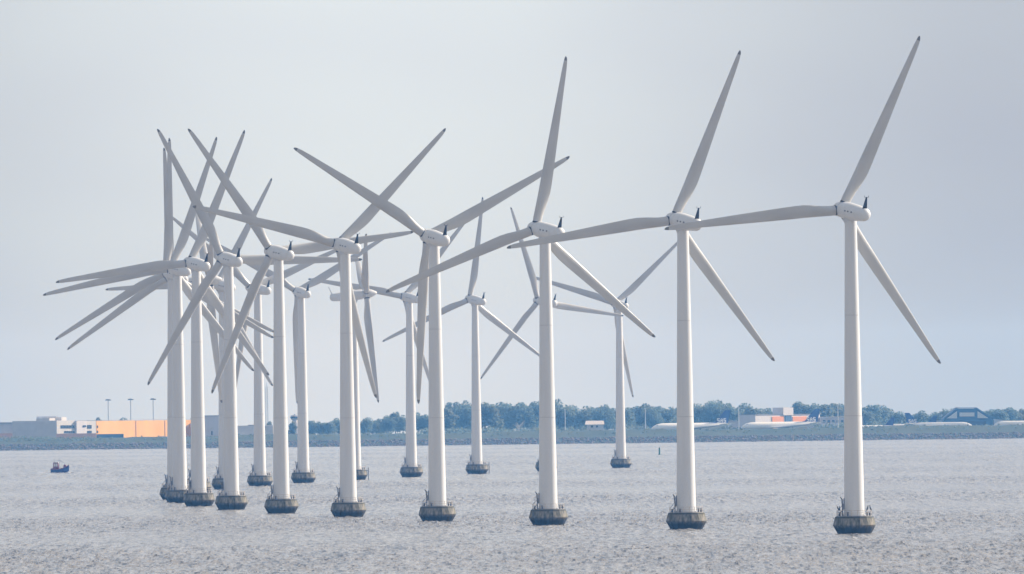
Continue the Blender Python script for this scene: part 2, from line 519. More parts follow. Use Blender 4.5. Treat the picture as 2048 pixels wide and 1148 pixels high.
def make_turbine():
    root = empty('wind_turbine', (0, 0, 0))
    f = MB()
    f.lathe([(-1.6, 2.55), (0.0, 3.30), (1.75, 4.30), (3.25, 3.90), (3.50, 3.78)], 16, off=R(11.25 + 4))
    found = f.build('foundation', m_conc, root)
    dk = MB(); dk.lathe([(3.503, 3.55), (3.60, 3.5)], 32)
    dk.build('deck', m_deck, found)
    r = MB()
    nP = 18
    pts = [(3.45 * math.cos(2 * math.pi * i / nP), 3.45 * math.sin(2 * math.pi * i / nP)) for i in range(nP)]
    for i, (x, y) in enumerate(pts):
        r.tube((x, y, 3.5), (x, y, 4.72), 0.05, n=6)
        x2, y2 = pts[(i + 1) % nP]
        for z in (4.7, 4.2):
            r.tube((x, y, z), (x2, y2, z), 0.035, n=6)
    r.build('railing', m_rail, found)
    for a in (200, 245, 325, 350):
        bo = MB()
        bo.lathe([(3.6, 0.16), (4.2, 0.14), (4.22, 0.24), (4.35, 0.24)], 10)
        bo.v = [(p[0] + 3.1 * math.cos(R(a)), p[1] + 3.1 * math.sin(R(a)), p[2]) for p in bo.v]
        bo.build('bollard', m_dark, found, smooth=True, sharp=40)
    t = MB()
    z0, z1, r0, r1 = 3.6, 62.3, 2.03, 1.18
    prof = [(z0 + (z1 - z0) * i / 24, r0 + (r1 - r0) * i / 24) for i in range(25)]
    t.lathe(prof, 48)
    tower = t.build('tower', m_white, root, smooth=True, sharp=40)
    for z in (23.5, 43.5):
        s = MB()
        rr = r0 + (r1 - r0) * (z - z0) / (z1 - z0)
        s.lathe([(z - 0.09, rr + 0.004), (z - 0.07, rr + 0.02), (z + 0.07, rr + 0.018), (z + 0.09, rr)], 48, cap=False)
        s.build('flange', m_seam, tower, smooth=True, sharp=40)
    s = MB()
    s.lathe([(3.602, 2.2), (3.9, 2.2), (3.92, 2.06)], 48, cap=False)
    s.build('base_flange', m_seam, tower, smooth=True, sharp=40)
    d = MB()      # door on the left flank, with the steps up to it
    d.box(-2.12, -1.80, -0.5, 0.5, 5.0, 7.1)
    d.build('door', m_vent, tower)
    l = MB()
    for y in (-0.62, 0.62):
        l.tube((-3.3, y, 3.6), (-2.05, y, 5.0), 0.07, n=6)
        l.tube((-3.3, y, 4.6), (-2.15, y, 6.0), 0.045, n=6)
        l.tube((-2.2, y, 5.0), (-2.2, y, 6.0), 0.045, n=6)
    for i in range(6):
        u = i / 5
        l.box(-3.3 + 1.25 * u - .13, -3.3 + 1.25 * u + .13, -0.62, 0.62, 3.62 + 1.4 * u, 3.66 + 1.4 * u)
    l.build('stairs', m_vent, root)
    cr = MB()     # davit crane beside the tower
    cr.tube((-2.35, -1.5, 3.6), (-2.35, -1.5, 6.9), 0.13, 0.1, n=8)
    cr.tube((-2.35, -1.5, 6.85), (-2.75, -2.3, 7.35), 0.09, n=8)
    cr.tube((-2.35, -1.5, 5.2), (-2.62, -2.05, 7.1), 0.05, n=6)
    cr.build('davit_crane', m_vent, root)
    # nacelle: local +y is the rotor side
    ax = Matrix.Rotation(TILT, 4, 'X')
    nc = MB()
    nc.lathe([(3.25, 1.35), (3.2, 1.62), (2.6, 1.74), (0, 1.76), (-3.5, 1.62), (-6.2, 1.42), (-7.1, 1.36), (-7.7, 1.18), (-8.05, 0.82), (-8.2, 0.35), (-8.22, 0.02)],
             36, 'y')
    nac = nc.build('nacelle', m_white, root, smooth=True, sharp=60)
    yr = MB(); yr.lathe([(-2.3, 1.22), (-1.9, 1.3), (-1.2, 1.36)], 36)
    yr.build('yaw_collar', m_seam, nac, smooth=True, sharp=40)
    fn = MB()     # dark rear mast
    yb, yt = -7.35, -8.25
    fn.add([(-.5, yb, 1.0), (.5, yb, 1.0), (.5, yb + .16, 1.0), (-.5, yb + .16, 1.0), (-.13, yt, 3.55), (.13, yt, 3.55), (.13, yt + .1, 3.55), (-.13, yt + .1, 3.55)],
           [(0, 3, 2, 1), (4, 5, 6, 7), (0, 1, 5, 4), (1, 2, 6, 5), (2, 3, 7, 6), (3, 0, 4, 7)])
    fn.tube((-.42, yt + .05, 3.5), (.42, yt + .05, 3.5), .04, n=6)
    for x in (-.42, .42):
        fn.tube((x, yt + .05, 3.5), (x, yt + .05, 3.85), .045, n=6)
    fn.build('rear_mast', m_dark, nac)
    for y in (-4.2, -2.6, -1.2):
        rr = 1.76 + 0.04 * y if y < 0 else 1.76
        for sx in (-1, 1):
            v = MB()
            c = Vector((sx * rr * math.cos(R(12)), y, rr * math.sin(R(12)) - .1))
            v.box(c.x - .1, c.x + .1, c.y - .22, c.y + .22, c.z - .13, c.z + .13)
            v.build('vent', m_vent, nac)
    hb = MB()
    hb.lathe([(3.28, 1.2), (3.35, 1.5), (5.7, 1.5), (6.5, 1.28), (7.3, 0.9), (7.9, 0.55), (8.2, 0.25), (8.25, 0.02)], 30, 'y')
    hub = hb.build('hub', m_white, root, smooth=True, sharp=60)
    sp = MB(); sp.lathe([(3.9, 1.512), (3.98, 1.512)], 30, 'y', cap=False)
    sp.build('hub_seam', m_vent, hub, smooth=True)
    b0 = make_blade(); b0.parent = root
    copy_tree(b0, root); copy_tree(b0, root)
    return root

def pose(t, psi, th, pitch=0.0):
    """psi: heading of the rotor, measured from +y towards +x; th: angle of the first blade"""
    up = Vector((0, 0, 1))
    a = Vector((math.sin(psi) * math.cos(TILT), math.cos(psi) * math.cos(TILT), math.sin(TILT)))
    h = Vector((math.cos(psi), -math.sin(psi), 0))
    u = h.cross(a)
    o = Vector((0, 0, HUB - OVER * math.sin(TILT)))
    frame = Matrix((h, a, u)).transposed().to_4x4()
    nm = frame.copy(); nm.translation = o
    k = 0
    for c in t.children:
        kind = c.name.split('.')[0]
        if kind in ('nacelle', 'hub'):
            c.matrix_local = nm
        elif kind == 'blade':
            q = th + k * 2 * math.pi / 3; k += 1
            b = u * math.cos(q) + h * math.sin(q)
            tg = -u * math.sin(q) + h * math.cos(q)
            m = Matrix((tg, a, b)).transposed().to_4x4() @ Matrix.Rotation(-pitch, 4, 'Z')
            m.translation = o + a * OVER
            c.matrix_local = m

# photo pixel of the foundation at the waterline, heading, blade angle (degrees), pitch, label
TURB = [
    (1709, 1068, -21, 24.5, 2, 'white wind turbine nearest to the viewer, at the far right, with birds on its railing'),
    (1373, 1059, -22.5, 21.5, 2, 'second nearest white turbine, left of the one with birds on its railing'),
    (1097, 1051, -25, 9, 2, 'third nearest white turbine, one blade pointing almost straight up in front of the wood'),
    (875, 1044, -19, 62, 2, 'fourth nearest white turbine, blades in a Y with one blade hanging straight down'),
    (697, 1035, -21, 44, 2, 'fifth nearest white turbine, its upper blade leaning right, in the middle of the front row'),
    (563, 1027, -22.5, 83, 2, 'sixth turbine of the front row, a blade leaning far left, another pointing nearly level right'),
    (463, 1019, -20, 91, 2, 'seventh turbine of the front row, upper blade steep left, right blade exactly level'),
    (398, 1013, -21.5, 22.5, 2, 'eighth turbine of the front row, left blade nearly level over the orange hall'),
    (360, 1006, -21.5, 19, 2, 'ninth turbine of the curve, hiding most of the slim tower just left of it'),
    (349, 1000, -21, 0, 2, 'turbine at the left bend with one blade straight up, mostly behind the ninth'),
    (355, 993, -23, 116, 2, 'turbine wholly behind the ninth tower, only blades and tower edge showing'),
    (395, 986, 85.6, 70, 80, 'stopped turbine with feathered dark blade, hidden behind the eighth tower'),
    (450, 979, -24, 28, 2, 'far row turbine half hidden behind the seventh tower, left of all other far row ones'),
    (520, 973, -27, 68, 2, 'far row turbine standing free just left of the sixth tower'),
    (607, 966, -17, 59, 2, 'far row turbine seen straight from behind, between sixth and fifth towers'),
    (711, 960, 85.6, 57, 80, 'stopped turbine turned sideways with blue shaded upright blade, behind the fifth tower'),
    (823, 954, -23, 40, 2, 'far row turbine standing just left of the fourth tower'),
    (954, 948, -24, 6, 2, 'far row turbine with one blade straight up, alone between fourth and third towers'),
    (1093, 943, -30, 99, 2, 'far row turbine hidden behind the third tower, two thin blades spreading left'),
    (1242, 936, -20, 47, 2, 'farthest and smallest turbine, alone between third and second towers'),
]
proto = make_turbine()
BASE = []
for i, (px, py, psi, th, pit, lab) in enumerate(TURB):
    t = proto if i == 0 else copy_tree(proto)
    p = on_sea(px, py)
    t.location = (p.x, p.y, seaz(p.x, p.y))
    BASE.append(p)
    pose(t, R(psi), R(th), R(pit))
    tag(t, lab, 'wind turbine', 'wind turbines in a long curve across the water')
    if i in (15, 17):       # boat landing fender on these two
        bl = MB()
        for y in (-.5, .5):
            bl.tube((4.5, y, -1.0), (4.5, y, 4.3), .13, n=8)
            bl.tube((3.7, y, 3.3), (4.5, y, 3.3), .09, n=6)
        for z in np.arange(0.2, 4.2, 0.45):
            bl.tube((4.5, -.5, z), (4.5, .5, z), .05, n=6)
        bl.build('boat_ladder', m_vent, t)

# seabirds on the railing of the nearest turbine
m_bird = mat('dark_plumage', (0.012, 0.012, 0.014), 0.7, (0.03, 0.03, 0.035), 9.0)
def make_bird():
    bm = bmesh.new()
    J = [((0, 0, .30), .13), ((0, -.10, .46), .12), ((0, -.16, .60), .065), ((0, -.14, .72), .055), ((0, -.19, .80), .065), ((0, -.28, .80), .03), ((0, -.36, .785), .012),
         ((0, .10, .16), .09), ((0, .22, .0), .045), ((0, .30, -.12), .03),
         ((.06, -.02, .14), .035), ((.06, -.03, .0), .02), ((-.06, -.02, .14), .035), ((-.06, -.03, .0), .02)]
    E = [(0, 1), (1, 2), (2, 3), (3, 4), (4, 5), (5, 6), (0, 7), (7, 8), (8, 9), (0, 10), (10, 11), (0, 12), (12, 13)]
    me = bpy.data.meshes.new('bird')
    me.from_pydata([j[0] for j in J], E, [])
    o = bpy.data.objects.new('bird', me)
    COL.objects.link(o)
    o.modifiers.new('skin', 'SKIN')
    o.modifiers.new('sub', 'SUBSURF').levels = 1
    for v, (_, r) in zip(me.skin_vertices[0].data, J):
        v.radius = (r, r)
    me.skin_vertices[0].data[0].use_root = True
    dg = bpy.context.evaluated_depsgraph_get()
    me2 = bpy.data.meshes.new_from_object(o.evaluated_get(dg))
    me2.materials.clear(); me2.materials.append(m_bird)
    bpy.data.objects.remove(o)
    me2.polygons.foreach_set('use_smooth', [True] * len(me2.polygons))
    o = bpy.data.objects.new('bird', me2)
    COL.objects.link(o)
    return o
b0 = make_bird()
q = Vector((BASE[0].x, BASE[0].y, seaz(BASE[0].x, BASE[0].y)))
for i, (a, lab) in enumerate(((202, 'dark seabird perched at the left end of the nearest railing, outer one of a pair'),
                              (212, 'dark seabird perched on the nearest railing beside the stairs, inner one of a pair'),
                              (318, 'dark seabird perched on the right of the nearest railing, closer to the tower'),
                              (340, 'dark seabird perched at the far right end of the nearest railing'))):
    o = b0 if i == 0 else b0.copy()
    if i: COL.objects.link(o)
    o.scale = (1.2, 1.2, 1.15)
    o.location = q + Vector((3.45 * math.cos(R(a)), 3.45 * math.sin(R(a)), 4.735))
    o.rotation_euler = (0, 0, R(a) + 1.2 + i)
    tag(o, lab, 'bird', 'seabirds on the nearest railing')

# ------------------------------------------------------------------ trees on the far shore
m_leaf = [mat('foliage_%s' % n_, c1, 0.8, c2, 0.18, lo=0.3, hi=0.7) for n_, c1, c2 in
          (('deep', (0.07, 0.105, 0.095), (0.095, 0.12, 0.11)), ('mid', (0.08, 0.115, 0.095), (0.105, 0.12, 0.10)), ('olive', (0.085, 0.11, 0.085), (0.115, 0.12, 0.09)))]
for m_ in m_leaf:      # thin leaves let some of the low sun through
    nt_ = m_.node_tree
    tr_ = nt_.nodes.new('ShaderNodeBsdfTranslucent')
    ad_ = nt_.nodes.new('ShaderNodeAddShader')
    ou_ = nt_.nodes['Material Output']; pb_ = nt_.nodes['Principled BSDF']
    nt_.links.new(pb_.inputs['Base Color'].links[0].from_socket, tr_.inputs['Color'])
    nt_.links.new(pb_.outputs['BSDF'], ad_.inputs[0]); nt_.links.new(tr_.outputs['BSDF'], ad_.inputs[1])
    nt_.links.new(ad_.outputs['Shader'], ou_.inputs['Surface'])
m_bark = mat('bark', (0.07, 0.055, 0.04), 0.9, (0.13, 0.11, 0.09), 2.0, (1, 1, .3))

def leaf_cloud(mb, lobes, count, size, g):
    tot = sum(l[3] ** 2 for l in lobes)
    for (cx, cy, cz, r) in lobes:
        for _ in range(int(count * r * r / tot)):
            d = Vector((g.gauss(0, 1), g.gauss(0, 1), g.gauss(0, 1))).normalized()
            rr = r * (g.random() ** 0.33)
            p = Vector((cx, cy, cz)) + Vector((d.x * rr, d.y * rr, d.z * rr * 0.85))
            s = size * g.uniform(0.6, 1.3)
            a = Vector((g.gauss(0, 1), g.gauss(0, 1), g.gauss(0, .8))).normalized()
            b = a.orthogonal().normalized()
            b = Matrix.Rotation(g.uniform(0, 6.28), 3, a) @ b
            c = a.cross(b)
            mb.add([p + b * s, p + c * s * .8, p - b * s, p - c * s * .8], [(0, 1, 2, 3)])

def make_tree(h, w, g, li, sparse=1.0):
    """a tree about h tall and w wide"""
    root = empty('tree', (0, 0, 0))
    cr = MB()
    lobes = []
    nl = g.randint(7, 10)
    for i in range(nl):
        a = g.uniform(0, 6.28)
        z = g.uniform(0.34, 0.84)
        rad = (w * .5) * g.uniform(.2, .72) * (1.15 - abs(z - .5))
        lobes.append((rad * math.cos(a), rad * math.sin(a), z * h, w * g.uniform(.16, .27)))
    lobes.append((g.uniform(-.1, .1) * w, 0, h * .86, h * .135))
    lobes.append((0, 0, h * .5, w * .36))
    lobes.append((w * .12, 0, h * .68, w * .27))
    lobes.append((-w * .14, 0, h * .66, w * .27))
    leaf_cloud(cr, lobes, int(2300 * sparse), h * .034, g)
    cr.build('crown', m_leaf[li], root)
    tr = MB()
    tr.tube((0, 0, -1), (0.02 * h, 0, h * .4), h * .022, h * .014, 8)
    for l in lobes[:5]:
        tr.tube((0.02 * h, 0, h * .36), (l[0], l[1], l[2]), h * .011, h * .004, 6)
    tr.build('trunk', m_bark, root)
    return root

PROTO_T = [make_tree(16, w, random.Random(40 + i), i % 3, sp) for i, (w, sp) in enumerate(((14, 1), (16, 1), (12, 1), (18, 1.1), (15, 1), (10, .8), (17, 1), (13, .55)))]
SKY = [  # crown centre x, top y, width in photo pixels
    (626, 840, 22), (641, 842, 20), (661, 841, 24), (676, 837, 20), (730, 836, 26), (745, 840, 22), (760, 836, 24), (778, 832, 22), (792, 823, 30), (806, 829, 22), (838, 824, 30),
    (852, 828, 26), (893, 815, 34), (911, 802, 40), (931, 807, 36), (944, 803, 32), (971, 804, 40), (1000, 803, 42), (1023, 807, 38), (1046, 804, 40), (1064, 805, 34),
    (1084, 806, 36), (1113, 800, 42), (1131, 808, 36), (1152, 812, 34), (1170, 811, 30), (1184, 813, 28), (1199, 812, 34), (1213, 811, 34), (1228, 815, 30), (1254, 814, 34),
    (1275, 811, 34), (1291, 806, 36), (1306, 811, 32), (1321, 811, 26), (1338, 812, 34), (1356, 811, 34), (1393, 809, 36), (1411, 811, 32), (1427, 804, 36), (1443, 802, 38),
    (1461, 805, 36), (1484, 808, 38), (1499, 812, 34), (1519, 816, 32), (1541, 815, 34), (1557, 819, 28), (1600, 802, 34), (1614, 808, 30), (1629, 808, 34), (1649, 808, 36),
    (1667, 806, 36), (1684, 806, 36), (1728, 818, 30), (1742, 808, 38), (1756, 811, 34), (1769, 811, 34), (1781, 817, 30), (1793, 824, 26), (1805, 829, 24), (1841, 820, 28),
    (1854, 827, 24), (1873, 825, 26), (1892, 818, 30), (1972, 822, 26), (1986, 817, 32), (1999, 817, 30), (2017, 814, 36), (2031, 820, 28), (2046, 817, 32)]
GAPS = [(604, 'sixth'), (695, 'fifth'), (822, 'last free-standing left'), (872, 'fourth'), (953, 'lone far'), (1095, 'third'), (1240, 'farthest'), (1369, 'second'), (1706, 'nearest')]
def where(x):
    if x < 695: return 'between the sixth and fifth turbine towers'
    if x < 822: return 'just right of the fifth turbine tower'
    if x < 872: return 'close left of the fourth turbine tower'
    if x < 953: return 'close right of the fourth turbine tower'
    if x < 1095: return 'close left of the third turbine tower'
    if x < 1240: return 'between the third and the farthest turbine towers'
    if x < 1369: return 'between the farthest and the second turbine towers'
    if x < 1480: return 'behind the left parked airliner'
    if x < 1580: return 'above the left part of the orange hangar'
    if x < 1706: return 'between the orange hangar and the nearest tower'
    if x < 1815: return 'just right of the nearest turbine tower'
    if x < 1900: return 'between the right airliner tail and the blue hangar'
    return 'right of the blue hangar'
used = set()
def place_tree(px, top, wpx, Y, name='tree', lab=None, group=None):
    b = at(px, 860, Y)
    tz = at(px, top, Y).z
    z0 = gz(b.x, Y)
    h = (tz - z0) / 0.985
    i = rng.randrange(len(PROTO_T))
    pr = PROTO_T[i]
    t = pr if i not in used else copy_tree(pr)
    used.add(i)
    pw = (14, 16, 12, 18, 15, 10, 17, 13)[i]
    w = wpx * Y / FPX
    t.location = (b.x, Y, z0)
    t.scale = (1.12 * w / pw, 1.12 * w / pw, h / 16)
    t.rotation_euler = (0, 0, rng.uniform(0, 6.28))
    tag(t, lab or 'leafy tree of the hazy wood, %s' % where(px), 'tree', group or 'trees ' + where(px))
for px, top, w in SKY:
    place_tree(px + rng.uniform(-1, 1), top, w * 1.42, 13000 + rng.uniform(-60, 220))
place_tree(540, 842, 18, 12900, lab='small dark tree at the foot of the lattice mast', group='lone trees')
place_tree(384, 837, 15, 12900, lab='dark tree peeping over the right end of the orange hall', group='lone trees')
place_tree(196, 834, 20, 12700, lab='round tree top above the left corner of the orange hall', group='lone trees')
place_tree(242, 836.5, 28, 12700, lab='wide flat tree top above the middle of the orange hall', group='lone trees')
place_tree(586, 843, 17, 12900, lab='bushy tree under the small control tower', group='lone trees')
place_tree(644, 864, 10, 12216, lab='single dark bush on the bank between the sixth and fifth towers', group='lone trees')
for i, pr in enumerate(PROTO_T):
    if i not in used:
        for c in list(pr.children): bpy.data.objects.remove(c)
        bpy.data.objects.remove(pr)

# undergrowth and the wood behind, where no single plant can be told
g = random.Random(3)
sc_ = MB()
for i in range(330):
    px = g.uniform(850, 1700) if i < 220 else (g.uniform(1700, 2060) if i < 270 else g.uniform(610, 860))
    Y = g.uniform(12700, 12950)
    p = at(px, 860, Y)
    h = g.uniform(4, 9) if px > 850 else g.uniform(2.5, 5)
    z = gz(p.x, Y)
    leaf_cloud(sc_, [(p.x + g.uniform(-3, 3), Y, z + h * g.uniform(.3, .6), h * .45) for _ in range(2)], 70, .75, g)
tag(sc_.build('undergrowth', m_leaf[1]), 'pale scrub in front of the wood on the far shore', 'undergrowth', None, 'stuff')
wd = MB()
for i in range(240):
    px = g.uniform(870, 2060)
    Y = g.uniform(13320, 13600)
    tops = 4 + np.interp(px, [870, 900, 940, 1110, 1140, 1300, 1440, 1560, 1640, 1700, 1800, 1900, 2060], [826, 812, 808, 808, 818, 816, 810, 822, 814, 816, 832, 830, 824])
    p = at(px, 860, Y); tz = at(px, tops, Y).z
    z = gz(p.x, Y); h = tz - z
    leaf_cloud(wd, [(p.x + g.uniform(-5, 5), Y, z + h * u, 3.6) for u in (.25, .5, .78)], 75, 1.0, g)
tag(wd.build('distant_wood', m_leaf[0]), 'dense blue hazy wood closing the view behind the single trees', 'wood', None, 'stuff')
sh = MB()
for i in range(420):
    px = g.uniform(-20, 200) if i < 150 else g.uniform(0, 2060)
    t = g.uniform(34, 72)
    Y = D0 + t
    p = at(px, 870, Y)
    h = g.uniform(.6, 2.3) if i < 150 else g.uniform(.4, 1.3)
    leaf_cloud(sh, [(p.x, Y, gz(p.x, Y) + h * .3, h * .8)], 26, .35, g)
tag(sh.build('bank_scrub', m_leaf[1]), 'low scrub and weeds dotted over the grassy shore bank', 'scrub', None, 'stuff')

# ------------------------------------------------------------------ buildings on the far shore
m_grey = mat('grey_cladding', (0.66, 0.63, 0.66), 0.6, (0.72, 0.69, 0.72), 0.3, (1, 1, .1))
m_pale = mat('pale_render', (0.60, 0.575, 0.56), 0.7, (0.68, 0.65, 0.63), 0.2)
m_orange = mat('orange_cladding', (0.86, 0.43, 0.07), 0.6, (0.90, 0.49, 0.10), 0.15, (1, 1, .2))
m_salmon = mat('salmon_brick', (0.72, 0.42, 0.30), 0.8, (0.78, 0.48, 0.36), 0.4)
m_glass = mat('window_glass', (0.03, 0.04, 0.06), 0.15)
m_roof = mat('roof_sheet', (0.30, 0.30, 0.32), 0.7)
m_bluem = mat('blue_steel', (0.035, 0.10, 0.22), 0.5, (0.05, 0.13, 0.27), 0.3)
m_mast = mat('galvanised_mast', (0.48, 0.51, 0.54), 0.5)
m_whitem = mat('white_pole', (0.72, 0.73, 0.74), 0.5)

def rect(x0, x1, ytop, Y, ybot=None):
    """world x0, x1, z0, z1 of a block whose front stands at distance Y"""
    a, b = at(x0, ytop, Y), at(x1, ytop, Y)
    xm = (a.x + b.x) / 2
    z1 = at((x0 + x1) / 2, ytop, Y).z
    z0 = gz(xm, Y) - .3 if ybot is None else at((x0 + x1) / 2, ybot, Y).z
    return a.x, b.x, z0, z1

def block(mb, x0, x1, ytop, Y, depth, ybot=None, dy=0.0):
    a, b, z0, z1 = rect(x0, x1, ytop, Y, ybot)
    mb.box(a, b, Y + dy, Y + dy + depth, z0, z1)

TURNED = {}
def part(name, m, root, rects, Y, depth, dy=0.0):
    mb = MB()
    th, ox, oy = TURNED.get(root.name, (0.0, 0.0, 0.0))
    for r_ in rects:
        if not th:
            block(mb, r_[0], r_[1], r_[2], Y, depth, r_[3] if len(r_) > 3 else None, dy)
            continue
        def along(px):      # distance along the turned front at which photo column px meets it
            k = ray(px, 860).x / ray(px, 860).y
            return (k * oy - ox) / (math.cos(th) - k * math.sin(th))
        u0, u1 = along(r_[0]), along(r_[1])
        um = (u0 + u1) / 2
        yy = oy + um * math.sin(th)
        z1 = at((r_[0] + r_[1]) / 2, r_[2], yy).z
        z0 = gz(ox + um * math.cos(th), yy) - .3 if len(r_) < 4 else at((r_[0] + r_[1]) / 2, r_[3], yy).z
        mb.box(u0, u1, dy, dy + depth, z0 - root.location.z, z1 - root.location.z)
    o = mb.build(name, m)
    o.parent = root
    if not th: o.location = -root.location
    return o

def broot(name, px, Y, label, cat, group=None, turn=0.0):
    p = at(px, 860, Y)
    o = tag(empty(name, (p.x, Y, gz(p.x, Y)), R(turn)), label, cat, group)
    if turn: TURNED[o.name] = (R(turn), p.x, Y)
    return o

Yb = 12520
r_ = broot('warehouse', 50, Yb, 'long grey windowless warehouse at the left edge of the far shore', 'warehouse')
part('wall', m_grey, r_, [(-60, 112, 846)], Yb, 60)
part('roof', m_roof, r_, [(-61, 113, 844.6, 846.0)], Yb, 62, -1)
part('window', m_glass, r_, [(56, 92, 862.5, 866)], Yb, .6, -.25)
part('plinth', m_salmon, r_, [(-60, 112, 866.5)], Yb, 1.0, -1.02)
for q_ in ((74, 77, 835.3, 844.5), (83, 93, 835.3, 844.5), (100, 101.5, 835.3, 844.5), (106, 112, 836, 844.5)):
    part('roof_plant', m_grey, r_, [q_], Yb, 8, 12)
part('roof_canopy', m_grey, r_, [(72, 112, 833, 835.2)], Yb, 8, 12)
r_ = broot('office_building', 113.5, 12340, 'white office block with window rows and a roof tower beside the orange hall', 'office', None, 50)
for q_ in ((113.5, 150, 841), (170, 192, 842)): part('wall', m_pale, r_, [q_], 12340, 40)
part('stair_tower', m_grey, r_, [(150, 170, 841.5)], 12340, 42, -1.5)
for q_ in ((117, 128, 836, 840.9), (141, 151, 834, 840.9)): part('roof_tower', m_pale, r_, [q_], 12340, 12, 8)
for q_ in ((121, 149, 850.5, 856.5), (128, 149, 862, 866), (162, 169, 850.5, 854), (174, 183.5, 850, 857), (174, 183.5, 861.5, 867)):
    nmul = 5 if q_[1] - q_[0] > 12 else 1
    w = (q_[1] - q_[0]) / nmul
    for i in range(nmul): part('window', m_glass, r_, [(q_[0] + w * i + .5, q_[0] + w * (i + 1) - .5, q_[2], q_[3])], 12340, .5, -1.8 if 155 < q_[0] < 170 else -.25)
for q_ in ((142.5, 143.3, 830, 833.9), (164, 164.7, 836, 841.4), (118, 118.6, 832, 835.9)): part('aerial', m_mast, r_, [q_], 12340, .3, 12)
r_ = broot('low_annex', 112.5, 12300, 'long low salmon wall in front of the white office block', 'wall')
part('wall', m_salmon, r_, [(112.5, 192.5, 867)], 12300, 3)
Yo = 12430
r_ = broot('orange_hall', 193, Yo, 'big orange clad industrial hall behind the leftmost towers', 'hall', None, 54)
part('wall', m_orange, r_, [(193, 271.8, 841.5), (272.2, 329.8, 840.8), (330.2, 383, 840.2)], Yo, 30)
part('roof', m_roof, r_, [(192.6, 383.4, 839.4, 840.1)], Yo, 30, .5)
for q_ in (271.7, 329.7): part('downpipe', m_salmon, r_, [(q_, q_ + .6, 841)], Yo, .4, -.3)
for q_ in (851, 861): part('window', m_glass, r_, [(194, 196, q_, q_ + 5)], Yo, .3, -.2)
r_ = broot('dark_shed', 200, 12395, 'dark flat roofed shed row in front of the orange hall', 'shed')
part('wall', m_bluem, r_, [(155, 247, 869)], 12395, 6)
part('roof', m_roof, r_, [(154.5, 247.5, 868.2, 869)], 12395, 7, -.5)
Yg = 12500
r_ = broot('grey_block', 425, Yg, 'tall plain grey block between the eighth and seventh turbine towers', 'building')
part('wall', m_grey, r_, [(404, 452, 831.5)], Yg, 40)
part('roof', m_roof, r_, [(403.6, 452.4, 830.7, 831.5)], Yg, 41, -.5)
part('sign_panel', m_pale, r_, [(422, 425.5, 853.5, 858)], Yg, .5, -.4)
part('door', m_glass, r_, [(422.5, 425, 862, 870)], Yg, .5, -.3)
r_ = broot('low_hall', 500, Yg, 'low pale hall with a flat dark roof behind the sixth tower', 'hall')
part('wall', m_pale, r_, [(453, 546, 851)], Yg + 5, 40)
part('roof', m_roof, r_, [(496, 516, 849.6, 851)], Yg + 5, 40)
part('canopy', m_whitem, r_, [(478, 506, 868.5, 869.5)], Yg + 5, 4, -4.1)
# three floodlight masts, one lattice mast
for i, (px, top) in enumerate(((217, 798.5), (262, 797.5), (307, 797))):
    Y = 12800
    p = at(px, 860, Y)
    z0 = gz(p.x, Y); h = at(px, top, Y).z - z0
    t = tag(empty('floodlight_mast', (p.x, Y, z0)), ('left', 'middle', 'right')[i] + ' one of three tall floodlight masts above the orange hall', 'light mast', 'floodlight masts by the orange hall')
    mb = MB(); mb.tube((0, 0, -1), (0, 0, h), .42, .25, 10); mb.build('pole', m_mast, t)
    mb = MB(); mb.lathe([(h - .5, .8), (h - .3, 1.5), (h + .1, 1.5), (h + .3, .5)], 12)
    hd = mb.build('lamp_ring', m_mast, t)
    for k in range(6):
        a = k * 1.0472
        mb = MB()
        c = Vector((1.55 * math.cos(a), 1.55 * math.sin(a), h - .15))
        mb.box(c.x - .45, c.x + .45, c.y - .3, c.y + .3, c.z - .75, c.z - .1)
        mb.build('lamp', m_vent, hd)
def lattice(px, top, Y, w, label, name='lattice_mast'):
    p = at(px, 860, Y); z0 = gz(p.x, Y); h = at(px, top, Y).z - z0
    t = tag(empty(name, (p.x, Y, z0)), label, 'mast')
    mb = MB()
    c = [(-w, -w), (w, -w), (w, w), (-w, w)]
    n_ = int(h / 2.2)
    for x, y in c:
        mb.tube((x, y, -1), (x * .6, y * .6, h), .16, n=5)
    for k in range(n_):
        u, v = k / n_, (k + 1) / n_
        s0, s1 = 1 - .4 * u, 1 - .4 * v
        for (a, b) in zip(c, c[1:] + c[:1]):
            mb.tube((a[0] * s0, a[1] * s0, h * u), (b[0] * s1, b[1] * s1, h * v), .08, n=4)
    mb.build('frame', m_mast, t)
    mb = MB(); mb.tube((0, 0, h), (0, 0, h + 2.5), .12, n=5); mb.build('aerial', m_mast, t)
lattice(534, 773, 12900, .95, 'very tall blue grey lattice mast just left of the sixth tower')
# small control tower
Y = 12950
p = at(590, 860, Y); z0 = gz(p.x, Y)
t = tag(empty('control_tower', (p.x, Y, z0)), 'small control tower silhouette above the trees left of the fifth tower', 'tower')
h0, h1, h2 = at(590, 848, Y).z - z0, at(590, 838, Y).z - z0, at(590, 828, Y).z - z0
mb = MB(); mb.lathe([(-1, 3.2), (h0, 2.6), (h1, 1.7)], 12); mb.build('shaft', m_grey, t, smooth=True, sharp=40)
mb = MB(); mb.lathe([(h1 - .5, 2.4), (h1 + .5, 3.1), (h1 + 1.6, 3.2), (h1 + 1.9, 2.9)], 12)
cb = mb.build('cab', m_grey, t)
mb = MB(); mb.lathe([(h1 + .5, 3.2), (h1 + 1.5, 3.3)], 12, cap=False); mb.build('window', m_glass, cb)
mb = MB(); mb.lathe([(h1 + 1.95, 3.3), (h1 + 2.4, 2.8), (h2 - .5, .6), (h2, .3)], 12); mb.build('roof', m_roof, t)
